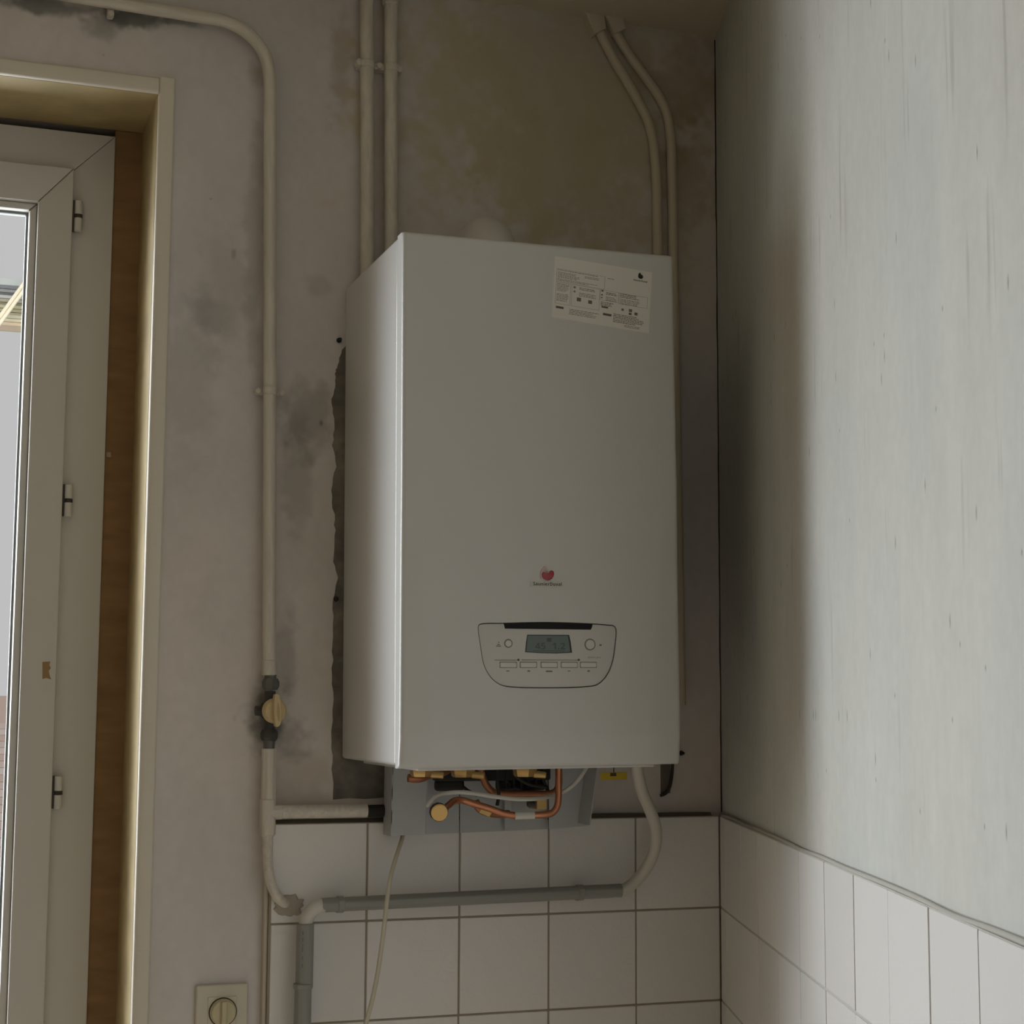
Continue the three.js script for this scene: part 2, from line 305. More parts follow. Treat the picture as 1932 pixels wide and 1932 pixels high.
// ---------------------------------------------------------------- the boiler
const BX0 = -0.6468, BX1 = -0.2295, BY0 = Y0 + 0.096, BY1 = Y0 + 0.8508, BZ = 0.3287, BR = -0.019;
const BC = [(BX0 + BX1) / 2, (BY0 + BY1) / 2];
const LEAN = 0.0088, SHIFT = 0.0035;                                 // it hangs very slightly askew
function onBoiler(u, v, z) {                                               // a photo pixel on the boiler's front, in the axes the boiler is built in
  const p = W(u, v, z), dx = p.x - BC[0] - SHIFT, dy = p.y - BY0, c = Math.cos(LEAN), n = Math.sin(LEAN);
  return V(BC[0] + dx * c + dy * n, BY0 + dy * c - dx * n, z);
}
const flare = (g) => { const p = g.attributes.position; for (let i = 0; i < p.count; i++) { const t = (p.getX(i) - BX0) / (BX1 - BX0), h = (p.getY(i) - BY0) / (BY1 - BY0); p.setX(i, p.getX(i) + Math.max(0, (t - 0.885) / 0.115) * (0.0072 - 0.0045 * h)); } return g; };
const enamel = phys({ color: lin('#cdcbc7'), roughness: 0.33, clearcoat: 0.3, clearcoatRoughness: 0.25 });
const fasciaMat = phys({ color: lin('#cdcac5'), roughness: 0.42 });
const darkPlastic = std({ color: lin('#161616'), roughness: 0.6 });
const boiler = thing('wall_boiler', 'white wall-hung gas boiler with a control panel, above grey pipes and tiles', 'boiler', [BC[0] + SHIFT, BY0, BR]);
boiler.rotation.z = LEAN;
const inB = (g) => g.translate(-BC[0], -BY0, -BR);
const panelPts = smoothLoop([[901.5, 1186], [903, 1179], [908, 1176.4], [950, 1175], [1032, 1173.4], [1118, 1176.2], [1150, 1178.6], [1158.5, 1180], [1163.5, 1187], [1162, 1216], [1156.5, 1250], [1145, 1276], [1127.5, 1292.5], [1106, 1296.5], [1032, 1298.7], [966, 1297], [945, 1293], [927, 1280], [913, 1256], [905.5, 1216]].map(([u, v]) => { const p = onBoiler(u, v, BZ); return [p.x, p.y]; }), 140);
const pc = panelPts.reduce((a, [x, y]) => [a[0] + x / panelPts.length, a[1] + y / panelPts.length], [0, 0]);
const offsetLoop = (pts, d) => pts.map(([x, y], i) => { const a = pts[(i + pts.length - 1) % pts.length], b = pts[(i + 1) % pts.length], tx = b[0] - a[0], ty = b[1] - a[1], l = Math.hypot(tx, ty); let nx = ty / l, ny = -tx / l; if (nx * (pc[0] - x) + ny * (pc[1] - y) < 0) { nx = -nx; ny = -ny; } return [x + nx * d, y + ny * d]; });
{
  // front panel: a formed sheet that bends back round its edges, with the opening of the control panel
  const FD = 0.03, r = 0.006, xa = BX0 + 0.05, xb = BX1 - 0.05, ya = BY0 + 0.05, yb = BY1 - 0.02;
  const line = (e0, e1, a, b) => {                                     // [coordinate, drop] from one edge to the other
    const arc = (e, dir) => [[e, FD], ...[0, 1, 2, 3, 4, 5].map((k) => { const t = k / 5 * Math.PI / 2; return [e + dir * r * (1 - Math.cos(t)), r * (1 - Math.sin(t))]; })];
    const run = (p, q, n) => Array.from({ length: n }, (_, k) => [p + (q - p) * (k + 1) / n, 0]);
    return [...arc(e0, 1), ...run(e0 + r, a, 14), ...run(a, b, 24), ...run(b, e1 - r, 14).slice(0, -1), ...arc(e1, -1).reverse()];
  };
  const xs = line(BX0, BX1, xa, xb), ys = line(BY0, BY1, ya, yb), pos = [], idx = [];
  const knee = (y) => 0.022 + 0.022 * sm(BY0 + 0.40, BY0 + 0.045, y);
  const bend = (x, y) => sm(BY0 + 0.42, BY0 + 0.3, y) * 0.1 * (Math.max(0, BX0 + knee(y) - x) + Math.max(0, x - BX1 + knee(y))) + 0.16 * Math.max(0, BY0 + 0.042 - y);
  for (const [y, dy] of ys) for (const [x, dx] of xs) pos.push(x, y, BZ - Math.min(FD, dx + dy + (dx + dy < FD ? bend(x, y) : 0)));
  const n = xs.length;
  for (let b = 0; b < ys.length - 1; b++) for (let a = 0; a < n - 1; a++) {
    const mx = (xs[a][0] + xs[a + 1][0]) / 2, my = (ys[b][0] + ys[b + 1][0]) / 2;
    if (mx > xa && mx < xb && my > ya && my < yb) continue;
    const k = b * n + a; idx.push(k, k + 1, k + n + 1, k, k + n + 1, k + n);
  }
  const rim = new THREE.BufferGeometry(); rim.setAttribute('position', new THREE.Float32BufferAttribute(pos, 3)); rim.setIndex(idx); rim.computeVertexNormals();
  const mid = shapeOf([[xa, ya], [xb, ya], [xb, yb], [xa, yb]]), hole = new THREE.Path();
  panelPts.forEach(([x, y], i) => (i ? hole.lineTo(x, y) : hole.moveTo(x, y))); hole.closePath(); mid.holes.push(hole);
  const flatMid = new THREE.ExtrudeGeometry(mid, { depth: 0.004, bevelEnabled: false }).translate(0, 0, BZ - 0.004); flatMid.deleteAttribute('uv');
  const rimFlat = rim.toNonIndexed(), g = mergeGeometries([rimFlat, flatMid.index ? flatMid.toNonIndexed() : flatMid]);
  part('front_panel', inB(flare(g)), enamel, boiler);
  part('casing', inB(flare(rbox(BX0 + 0.0004, BX1 - 0.0004, BY0 + 0.003, BY1 - 0.0005, BR, BZ - FD - 0.0012, 0.006, 4))), enamel, boiler);
  part('seam', inB(box(BX0 + 0.004, BX1 - 0.004, BY0 + 0.006, BY1 - 0.006, BZ - FD - 0.003, BZ - FD + 0.002)), darkPlastic, boiler);
  part('base_plate', inB(rbox(BX0 + 0.03, BX1 - 0.03, BY0 - 0.004, BY0 + 0.004, BR + 0.02, BZ - 0.02, 0.002)), enamel, boiler);
  // control panel
  const cp = new THREE.Group(); cp.name = 'control_panel'; boiler.add(cp);
  part('panel_gap', inB(new THREE.ExtrudeGeometry(shapeOf(offsetLoop(panelPts, -0.004)), { depth: 0.002, bevelEnabled: false }).translate(0, 0, BZ - 0.012)), std({ color: lin('#4a463e'), roughness: 0.8 }), cp);
  const fz = BZ - 0.0012;
  part('fascia', inB(toCreasedNormals(new THREE.ExtrudeGeometry(shapeOf(offsetLoop(panelPts, 0.0012)), { depth: 0.008, bevelEnabled: true, bevelSize: 0.001, bevelThickness: 0.001, bevelOffset: -0.001, bevelSegments: 2 }).translate(0, 0, fz - 0.009), 0.5)), fasciaMat, cp);
  const poly = (pts, z, d, b = 0.0006) => toCreasedNormals(new THREE.ExtrudeGeometry(shapeOf(pts.map(([u, v]) => { const q = onBoiler(u, v, z); return [q.x, q.y]; })), { depth: d, bevelEnabled: true, bevelSize: b, bevelThickness: b, bevelOffset: -b, bevelSegments: 2 }).translate(0, 0, z - d - b), 0.5);
  part('grip_slot', inB(poly([[950, 1174.5], [1032, 1172.8], [1119, 1175.8], [1117, 1184], [1115, 1188], [1032, 1187], [953, 1186]], fz + 0.0006, 0.003)), std({ color: lin('#0d0d0d'), roughness: 0.75 }), cp, 'black slot along the top of the panel');
  // display
  part('display_rim', inB(poly([[995, 1197.5], [1074, 1198], [1077, 1211], [1079.6, 1231.5], [1050, 1232.8], [1020, 1232.3], [991, 1230.5], [992.5, 1213]], fz + 0.0008, 0.002)), std({ color: lin('#33383a'), roughness: 0.4 }), cp);
  const dispTex = canvasTex(256, 104, (c, w, h) => {
    c.fillStyle = '#67736f'; c.fillRect(0, 0, w, h);
    c.fillStyle = '#4c5a57'; c.font = 'bold 56px sans-serif'; c.fillText('45', 52, 84); c.fillText('1.2', 150, 84);
    c.fillRect(120, 14, 26, 24); c.fillRect(40, 92, 180, 4);
  });
  const q = (pts, z) => { const P = pts.map(([u, v]) => onBoiler(u, v, z)), g2 = new THREE.BufferGeometry().setFromPoints([P[0], P[1], P[2], P[0], P[2], P[3]]); g2.setAttribute('uv', new THREE.Float32BufferAttribute([0, 1, 1, 1, 1, 0, 0, 1, 1, 0, 0, 0], 2)); g2.computeVertexNormals(); return g2; };
  function flat(pts, z) {                                             // a printed face on the plane z: uv from its own metric box
    const P = pts.map(([u, v]) => onBoiler(u, v, z)), xs = P.map((a) => a.x), ys = P.map((a) => a.y), X = Math.min(...xs), Y = Math.min(...ys), w = Math.max(...xs) - X, h = Math.max(...ys) - Y;
    return planarUV(new THREE.ExtrudeGeometry(shapeOf(P.map((a) => [a.x, a.y])), { depth: 0.0004, bevelEnabled: false }).translate(0, 0, z - 0.0004), (x) => (x - X) / w, (x, y) => (y - Y) / h);
  }
  part('display', inB(flat([[996, 1199.2], [1071, 1199.5], [1074, 1211], [1076, 1230], [1050, 1231.2], [1020, 1230.8], [993, 1229], [994.5, 1213]], fz + 0.0012)), phys({ map: dispTex, roughness: 0.2 }), cp, 'grey-green liquid crystal display');
  const bMat = phys({ color: lin('#d2cfc7'), roughness: 0.35 }), ringMat = std({ color: lin('#827d74'), roughness: 0.7 });
  for (const u of [959, 997, 1036, 1074, 1110]) {
    const c = onBoiler(u, 1254.3, fz);
    part('button_gap', inB(rbox(c.x - 0.0134, c.x + 0.0134, c.y - 0.0047, c.y + 0.0047, fz - 0.002, fz + 0.0003, 0.0015)), ringMat, cp);
    part('button', inB(rbox(c.x - 0.0122, c.x + 0.0122, c.y - 0.0035, c.y + 0.0035, fz - 0.002, fz + 0.0016, 0.0014)), bMat, cp);
  }
  for (const [u, v, rad] of [[959, 1214, 0.0062], [1113, 1216, 0.0084]]) {
    const c = onBoiler(u, v, fz);
    part('button_ring', inB(rod(V(c.x, c.y, fz - 0.002), V(c.x, c.y, fz + 0.0006), rad, rad, 32)), ringMat, cp);
    part('round_button', inB(rod(V(c.x, c.y, fz - 0.002), V(c.x, c.y, fz + 0.0016), rad - 0.0014, rad - 0.0016, 32, 0.0005)), bMat, cp);
  }
  // small printed marks: triangle, leads, plus and minus, the word under the right-hand button
  const ink = std({ color: lin('#77736b'), roughness: 0.7 }), markGeo = [];
  const dash = (u0, u1, v, t) => { const a = onBoiler(u0, v, fz), b = onBoiler(u1, v, fz); markGeo.push(inB(box(a.x, b.x, a.y - t, a.y + t, fz - 0.0004, fz + 0.0002))); };
  dash(936, 945, 1219, 0.0006); dash(938, 943, 1216, 0.0006); dash(940, 941.5, 1212, 0.001); dash(1131, 1135, 1217, 0.0012);
  dash(955, 961, 1266, 0.0006); dash(995, 1000, 1266, 0.001); dash(1030, 1042, 1266.5, 0.001); dash(1071, 1076, 1266, 0.0006); dash(1108, 1113, 1266, 0.001); dash(933, 976, 1245.4, 0.0004); dash(984, 1090, 1245, 0.0004);
  part('printed_marks', join(markGeo), ink, cp);
  const lamp = [];
  for (const [u, v] of [[978, 1245], [1092, 1245]]) { const c = onBoiler(u, v, fz); lamp.push(inB(rod(V(c.x, c.y, fz - 0.001), V(c.x, c.y, fz + 0.0008), 0.0018, 0.0016, 12))); }
  for (const l of lamp) part('indicator', l, std({ color: lin('#57534b'), roughness: 0.4 }), cp);
  const nameTex = canvasTex(256, 64, (c, w, h) => { c.fillStyle = '#cdcac5'; c.fillRect(0, 0, w, h); c.fillStyle = '#77736b'; c.font = 'italic 40px sans-serif'; c.fillText('thema plus', 18, 46); });
  part('model_print', inB(flat([[1106, 1236], [1138, 1236.5], [1138, 1244.5], [1106, 1244]], fz + 0.0003)), std({ map: nameTex, roughness: 0.45 }), cp);

  // maker's badge: red flame-heart emblem over a word
  const badge = new THREE.Group(); badge.name = 'badge'; boiler.add(badge);
  const wordTex = canvasTex(512, 96, (c, w, h) => { c.fillStyle = '#c9c6bf'; c.fillRect(0, 0, w, h); c.fillStyle = '#37342f'; c.font = 'bold 66px sans-serif'; c.textAlign = 'center'; c.fillText('SaunierDuval', w / 2, 72, 480); });
  part('word_plate', inB(flat([[1000, 1096], [1066, 1096], [1066, 1107.5], [1000, 1107.5]], BZ + 0.0006)), std({ map: wordTex, roughness: 0.5 }), badge);
  const em = (pts) => smoothLoop(pts.map(([u, v]) => { const p2 = onBoiler(u, v, BZ); return [p2.x, p2.y]; }), 60);
  const red = phys({ color: lin('#a3141f'), roughness: 0.25, clearcoat: 0.8 });
  part('emblem_heart', inB(toCreasedNormals(new THREE.ExtrudeGeometry(shapeOf(em([[1022, 1083], [1025, 1079.5], [1030, 1081], [1034, 1082], [1039, 1076.5], [1044, 1079], [1044, 1086], [1040, 1092], [1033, 1094.5], [1026, 1092], [1023, 1088]])), { depth: 0.001, bevelEnabled: true, bevelSize: 0.001, bevelThickness: 0.0012, bevelOffset: -0.0008, bevelSegments: 3 }).translate(0, 0, BZ), 0.8)), red, badge, 'glossy red heart emblem');
  part('emblem_flame', inB(toCreasedNormals(new THREE.ExtrudeGeometry(shapeOf(em([[1019.5, 1092], [1018.5, 1082], [1022, 1074], [1028, 1068.5], [1031, 1071], [1034.5, 1078], [1034, 1082], [1030, 1077], [1026, 1077], [1022.5, 1082], [1022, 1088]])), { depth: 0.0008, bevelEnabled: true, bevelSize: 0.0006, bevelThickness: 0.0008, bevelOffset: -0.0005, bevelSegments: 2 }).translate(0, 0, BZ), 0.8)), std({ color: lin('#c9adab'), roughness: 0.35 }), badge, 'pale silver-pink flame outline');

  // printed sticker, stuck on a little crooked
  const st = canvasTex(1024, 720, (c, w, h) => {
    c.fillStyle = '#e0dcd4'; c.fillRect(0, 0, w, h);
    const rows = (x, y, n, wd, hh, col) => { c.fillStyle = col; for (let i = 0; i < n; i++) { let px = x; const end = x + wd * (0.72 + 0.28 * rnd()); while (px < end) { const l = 6 + rnd() * 26; c.fillRect(px, y + i * hh, Math.min(l, end - px), hh * 0.5); px += l + 5; } } };
    const ink1 = '#8e877d', ink2 = '#6f685f';
    rows(40, 150, 1, 460, 14, ink2); rows(40, 176, 5, 250, 15, ink1); rows(320, 176, 2, 180, 15, ink1); rows(560, 150, 1, 80, 14, ink2); rows(40, 256, 2, 420, 15, ink1);
    c.strokeStyle = '#8e877d'; c.lineWidth = 3; c.strokeRect(30, 300, 150, 250); c.strokeRect(195, 300, 290, 250); c.strokeRect(490, 300, 190, 120); c.strokeRect(30, 140, 500, 150); c.strokeRect(690, 300, 300, 130);
    rows(40, 312, 6, 130, 16, ink1); rows(40, 430, 6, 130, 16, ink1); rows(270, 320, 2, 190, 17, ink2); rows(270, 380, 3, 200, 17, ink1); rows(550, 320, 2, 120, 18, ink2); rows(550, 372, 3, 120, 18, ink1); rows(500, 440, 3, 150, 18, ink2);
    rows(700, 306, 3, 230, 18, ink2); rows(700, 368, 4, 250, 17, ink1); rows(180, 590, 4, 320, 18, ink1); rows(640, 556, 6, 330, 18, ink2); rows(760, 670, 2, 200, 16, ink1);
    c.fillStyle = ink2; for (const [x, y, a] of [[210, 316, 22], [212, 366, 20], [500, 300, 22], [500, 350, 18], [500, 384, 16], [250, 440, 44], [370, 450, 40], [800, 470, 34], [860, 500, 34], [800, 512, 30], [720, 480, 26]]) c.fillRect(x, y, a, a);
    c.fillStyle = '#5c564e'; c.fillRect(40, 580, 80, 26); c.fillRect(530, 570, 90, 26); c.fillRect(510, 490, 70, 20);
    c.fillStyle = '#15120f'; c.beginPath(); c.arc(904, 62, 27, 0, 7); c.fill(); c.beginPath(); c.moveTo(880, 60); c.quadraticCurveTo(876, 20, 900, 16); c.quadraticCurveTo(904, 36, 916, 42); c.lineTo(910, 70); c.fill();
    c.fillStyle = '#2d2924'; c.font = 'bold 30px sans-serif'; c.fillText('SaunierDuval', 830, 124, 150);
  });
  const sc = [[1047, 483], [1230, 514], [1224, 629], [1040, 598]].map(([u, v]) => onBoiler(u, v, BZ));
  const O = sc[3].clone(), ex = sc[2].clone().sub(sc[3]), ey = sc[0].clone().sub(sc[3]);   // its own two edges
  const sg = new THREE.ExtrudeGeometry(shapeOf(sc.map((a) => [a.x, a.y])), { depth: 0.0004, bevelEnabled: false }).translate(0, 0, BZ);
  const det = ex.x * ey.y - ex.y * ey.x;
  planarUV(sg, (x, y) => ((x - O.x) * ey.y - (y - O.y) * ey.x) / det, (x, y) => ((y - O.y) * ex.x - (x - O.x) * ex.y) / det);
  part('data_sticker', inB(sg), std({ map: st, roughness: 0.55 }), boiler, 'white paper sticker with small printed text and a black emblem');
}
// flue elbow on top of the boiler, turning back into the wall
{
  const white = std({ color: lin('#c9c6bf'), roughness: 0.5 });
  const z = 0.13, c = W(930, 440, z), fl = thing('flue_elbow', 'white round flue elbow rising behind the top of the boiler', 'flue', [c.x, BY1 - 0.007, z]);
  const R = 0.041;
  part('collar', rod(V(0, 0, 0), V(0, 0.02, 0), R + 0.008, R + 0.008, 40, 0.002), white, fl);
  const arc = []; for (let i = 0; i <= 14; i++) { const a = i / 14 * Math.PI / 2; arc.push(V(0, 0.02 + Math.sin(a) * 0.05, -0.05 + Math.cos(a) * 0.05)); }
  arc.push(V(0, 0.07, -(z - WALL) - 0.01));
  part('elbow', tube(arc, R, 60, 32), white, fl);
  part('wall_collar', rod(V(0, 0.07, -(z - WALL)), V(0, 0.07, -(z - WALL) + 0.012), R + 0.004, R + 0.003, 40, 0.002), white, fl);
}
{ // two dark fixing bolts in the wall beside the boiler
  const m = std({ color: lin('#1d1a17'), roughness: 0.7 });
  for (const [u, v, l] of [[641, 641, 'dark fixing bolt beside the upper left edge of the boiler'], [635, 1130, 'dark fixing bolt beside the lower left edge of the boiler'], [1287, 1421, 'dark fixing bolt beside the lower right corner of the boiler']]) {
    const p = W(u, v, WALL + 0.006);
    one('fixing_bolt', join([rod(V(p.x, p.y, WALL - 0.004), V(p.x, p.y, WALL + 0.012), 0.0026, 0.0026, 10, 0.0006), rod(V(p.x, p.y, WALL), V(p.x, p.y, WALL + 0.004), 0.0044, 0.0044, 6, 0.0006)]), m, l, 'bolt');
  }
}

// ---------------------------------------------------------------- pipes on the wall
const pipeTex = dataTex(256, 256, (u, v) => { const n = fbm(u * 30, v * 8, 4), k = 0.93 + 0.14 * n; return [206 * k, 198 * k, 184 * k]; });
const pipePaint = phys({ map: pipeTex, roughness: 0.45, bumpMap: bumpAt(2, 1), bumpScale: 0.0006 });
const leadGrey = std({ color: lin('#6b6a66'), roughness: 0.5, metalness: 0.5 });
const darkIron = std({ color: lin('#4a4946'), roughness: 0.55, metalness: 0.4 });
const P = (z, list) => list.map(([u, v]) => W(u, v, z));
{
  const z = 0.0, r = 0.0102;
  const g = thing('gas_pipe', 'beige painted gas pipe running beside the window and bending over its top', 'pipe');
  part('pipe', tube([...P(z, [[-160, -58], [-20, -34], [100, -14], [200, 3], [300, 19], [380, 32]]), ...P(z, [[420, 39], [455, 54], [482, 77], [500, 105], [508, 140], [509.5, 180]]), ...P(z, [[509.5, 300], [509.5, 500], [509, 700], [508.5, 900], [508, 1100], [508, 1252]])], r, 260, 20), pipePaint, g);
  const c = W(508, 1262, z);
  part('sleeve', rod(V(c.x, c.y - 0.01, z), V(c.x, c.y + 0.014, z), 0.0116, 0.0116, 24, 0.0015), pipePaint, g);
  for (const [u, v, name] of [[509, 738, 'clip'], [210, 4, 'clip']]) {
    const k = W(u, v, z), cl = new THREE.Group(); cl.name = name; g.add(cl); cl.position.copy(k);
    if (u > 300) {
      part('band', rod(V(0, -0.006, 0), V(0, 0.006, 0), r + 0.0014, r + 0.0014, 24, 0.001), pipePaint, cl);
      part('lug', rod(V(-0.018, 0, -0.012), V(-0.018, 0, 0.0), 0.0052, 0.0045, 14, 0.001), pipePaint, cl);
      part('lug', rod(V(0.02, 0, -0.014), V(0.02, 0, -0.004), 0.0055, 0.0048, 14, 0.001), pipePaint, cl);
      part('strap', rbox(-0.02, 0.021, -0.0045, 0.0045, -0.02, -0.006, 0.002), pipePaint, cl);
    } else {
      part('lug', rod(V(0, -0.019, -0.01), V(0, -0.019, 0.004), 0.0055, 0.0048, 14, 0.001), pipePaint, cl);
      part('strap', rbox(-0.005, 0.005, -0.021, 0.012, -0.02, -0.004, 0.002), pipePaint, cl);
    }
  }
  // gas cock
  const vc = W(513, 1341, z), vt = W(510, 1291, z), vb = W(509, 1387, z);
  const cock = thing('gas_cock', 'gas shut-off cock with a cream turning knob between dark nuts', 'valve', [W(509, 1340, z).x, vc.y, z]);
  const at = cock.position, L = (v) => v.clone().sub(at);
  const hex = (a, b, rr) => toCreasedNormals(new THREE.LatheGeometry([[0.004, 0], [rr * 0.8, 0], [rr, (b.y - a.y) * 0.3], [rr, (b.y - a.y) * 0.7], [rr * 0.8, b.y - a.y], [0.004, b.y - a.y]].map(([x, y]) => new THREE.Vector2(x, y)), 8).translate(a.x, a.y, a.z), 0.3);
  part('union_nut', hex(V(0.0005, L(vt).y - 0.0085, 0), V(0, L(vt).y + 0.009, 0), 0.0135), leadGrey, cock);
  part('union_nut', hex(V(0, L(vb).y - 0.0085, 0), V(0, L(vb).y + 0.009, 0), 0.0135), darkIron, cock);
  part('valve_body', join([rod(V(0, -0.03, 0), V(0, 0.03, 0), 0.0085, 0.0085, 20), rod(V(0, 0, -0.016), V(0, 0, 0.014), 0.0145, 0.0125, 20, 0.002), rod(V(-0.022, 0, -0.004), V(0.01, 0, -0.004), 0.0075, 0.0075, 14, 0.001)]), darkIron, cock);
  part('threaded_end', rod(V(0, L(vt).y + 0.008, 0), V(0, L(c).y - 0.009, 0), 0.0092, 0.0092, 20), leadGrey, cock);
  part('threaded_end', rod(V(0, L(vb).y - 0.021, 0), V(0, L(vb).y - 0.007, 0), 0.0086, 0.0092, 20), leadGrey, cock);
  const cream = std({ color: lin('#cdb689'), roughness: 0.5 });
  const knob = new THREE.Group(); knob.name = 'knob'; cock.add(knob); knob.position.set(0.004, 0, 0.014);
  part('knob_disc', rod(V(0, 0, 0), V(0, 0, 0.011), 0.0192, 0.0172, 32, 0.002), cream, knob, 'cream plastic knob');
  const wing = new THREE.Shape(); wing.moveTo(-0.0035, 0.0245); wing.quadraticCurveTo(0.0015, 0.026, 0.0035, 0.0225); wing.bezierCurveTo(0.0075, 0.012, 0.0085, -0.006, 0.0065, -0.018); wing.quadraticCurveTo(0.004, -0.025, -0.001, -0.0235); wing.bezierCurveTo(-0.0045, -0.012, -0.005, 0.01, -0.0035, 0.0245);
  part('knob_wing', toCreasedNormals(new THREE.ExtrudeGeometry(wing, { depth: 0.012, bevelEnabled: true, bevelSize: 0.0015, bevelThickness: 0.002, bevelOffset: -0.0012, bevelSegments: 3, curveSegments: 10 }).translate(0, 0, 0.008), 0.6), cream, knob);
  const hollow = new THREE.Shape(); hollow.moveTo(0.0012, 0.014); hollow.bezierCurveTo(0.0045, 0.008, 0.0052, -0.008, 0.0038, -0.0165); hollow.bezierCurveTo(-0.0002, -0.014, -0.0012, 0.004, 0.0012, 0.014);
  part('knob_inlay', new THREE.ExtrudeGeometry(hollow, { depth: 0.0006, bevelEnabled: false, curveSegments: 10 }).translate(0, 0, 0.0218), std({ color: lin('#b79d6c'), roughness: 0.6 }), knob);

  // tee below the cock, branch to the right with a blackened end, thin pipe down into the wall
  const t = thing('gas_pipe', 'beige painted gas pipe below the cock, with a tee branching towards the boiler', 'pipe');
  part('pipe', rod(W(506, 1520, z), W(507.5, 1412, z), 0.0112, 0.0112, 24, 0.001), pipePaint, t);
  part('tee', join([rod(W(505, 1578, z), W(505.5, 1505, z), 0.0122, 0.0122, 24, 0.003), rod(V(W(505, 1532, z).x, W(505, 1532, z).y, z), W(533, 1532, z), 0.0118, 0.0114, 24, 0.002)]), pipePaint, t);
  part('branch', tube([W(528, 1532, z), W(600, 1531, z), W(692, 1529.5, z)], 0.0105, 30, 20), pipePaint, t);
  const char = std({ color: lin('#2a2724'), roughness: 0.9 });
  part('bare_end', tube([W(680, 1531, z), W(705, 1530, z), W(760, 1529, z)], 0.0095, 20, 16), char, t, 'blackened bare end of the branch');
  part('thin_pipe', tube([W(505, 1570, z), W(505, 1600, z), W(506.5, 1640, z + 0.008), W(512, 1668, z + 0.012), W(522, 1690, z + 0.012), W(535, 1703, z + 0.002), W(546, 1709, z - 0.03)], 0.0078, 60, 16), pipePaint, t);
  // broken plaster round the hole where it enters
  const hp = W(546, 1709, 0), ring = []; for (let i = 0; i < 26; i++) { const a = i / 26 * 6.2832, rr = 0.017 * (0.78 + 0.4 * hash(i, 3)); ring.push([hp.x + Math.cos(a) * rr * 1.15, hp.y + Math.sin(a) * rr * 0.85]); }
  one('hole_filler', toCreasedNormals(new THREE.ExtrudeGeometry(shapeOf(ring), { depth: 0.003, bevelEnabled: true, bevelSize: 0.002, bevelThickness: 0.002, bevelSegments: 1 }).translate(0, 0, -0.002), 0.4), std({ color: lin('#b9b0a1'), roughness: 0.95, bumpMap: bumpAt(40, 40), bumpScale: 0.002 }), 'rough grey filler round the pipe where it enters the tiled wall', 'filler');
}
{ // two risers left of the flue and their shared clip
  const z = -0.004, r = 0.0112;
  const lab = ['beige painted riser pipe against the pale wall, next to the gas pipe side', 'beige painted riser pipe with a collar at its top, beside its twin'];
  [[[692, -60], [692.5, 120], [693, 300], [693, 540], [693, 700]], [[737, -60], [737.5, 120], [738, 300], [738.5, 540], [739, 700]]].forEach((pts, i) => {
    const g = thing('riser_pipe', lab[i], 'pipe', [0, 0, 0], 'riser pipes');
    part('pipe', tube(P(z, pts), r, 60, 20), pipePaint, g);
    if (i) { const c = W(737, 4, z); part('collar', rod(V(c.x, c.y - 0.006, z), V(c.x, c.y + 0.03, z), 0.0138, 0.0138, 24, 0.002), pipePaint, g); }
  });
  const a = W(692.5, 124, z), b = W(737.5, 127, z), cl = thing('pipe_clip', 'double pipe clip holding the two beige risers to the wall', 'clip', [(a.x + b.x) / 2, (a.y + b.y) / 2, z]);
  for (const p of [a, b]) part('band', rod(V(p.x - cl.position.x, -0.006, 0), V(p.x - cl.position.x, 0.006, 0), r + 0.0018, r + 0.0018, 24, 0.001), pipePaint, cl);
  part('strap', rbox(-0.036, 0.032, -0.0055, 0.0055, WALL - z, 0.002, 0.002), pipePaint, cl);
  for (const x of [-0.034, 0, 0.034]) part('screw_lug', rod(V(x, 0.0 - x * 0.06, -0.01), V(x, 0.0 - x * 0.06, 0.007), 0.0062, 0.0052, 14, 0.001), pipePaint, cl);
}
{ // two conduits bending down from a sleeve under the ceiling
  const z = WALL + 0.0095, r = 0.0085, col = std({ color: lin('#cbbfa8'), roughness: 0.6 });
  const pts = [[[1122, 40], [1137, 72], [1156, 108], [1182, 152], [1207, 196], [1224, 232], [1233, 275], [1238, 330], [1240, 400], [1241, 480], [1242, 560]],
    [[1148, 36], [1164, 66], [1190, 108], [1218, 146], [1243, 182], [1258, 215], [1265, 260], [1267.5, 330], [1269, 400], [1270, 480], [1273, 620], [1276, 800], [1281, 1100], [1285, 1330]]];
  const lab = ['shorter beige conduit curving down behind the boiler top', 'longer beige conduit curving down along the right edge of the boiler'];
  pts.forEach((p, i) => { const g = tube(P(z, p), r, 140, 16); one('cable_conduit', g, col, lab[i], 'conduit', 'conduits above the boiler'); });
  const s = thing('conduit_sleeve', 'forked beige sleeve from which two conduits leave the ceiling', 'sleeve', W(1132, 44, z).toArray());
  const o = s.position;
  const leg = (q) => toCreasedNormals(new THREE.ExtrudeGeometry(shapeOf(q.map(([u, v]) => { const p = W(u, v, z); return [p.x - o.x, p.y - o.y]; })), { depth: 0.017, bevelEnabled: true, bevelSize: 0.003, bevelThickness: 0.003, bevelOffset: -0.003, bevelSegments: 2 }).translate(0, 0, -0.0085), 0.6);
  part('sleeve_leg', leg([[1098, 22], [1100, 14], [1134, 14], [1140, 58], [1118, 69]]), col, s);
  part('sleeve_leg', leg([[1134, 14], [1166, 14], [1168, 26], [1177, 58], [1156, 68], [1135, 28]]), col, s);
}
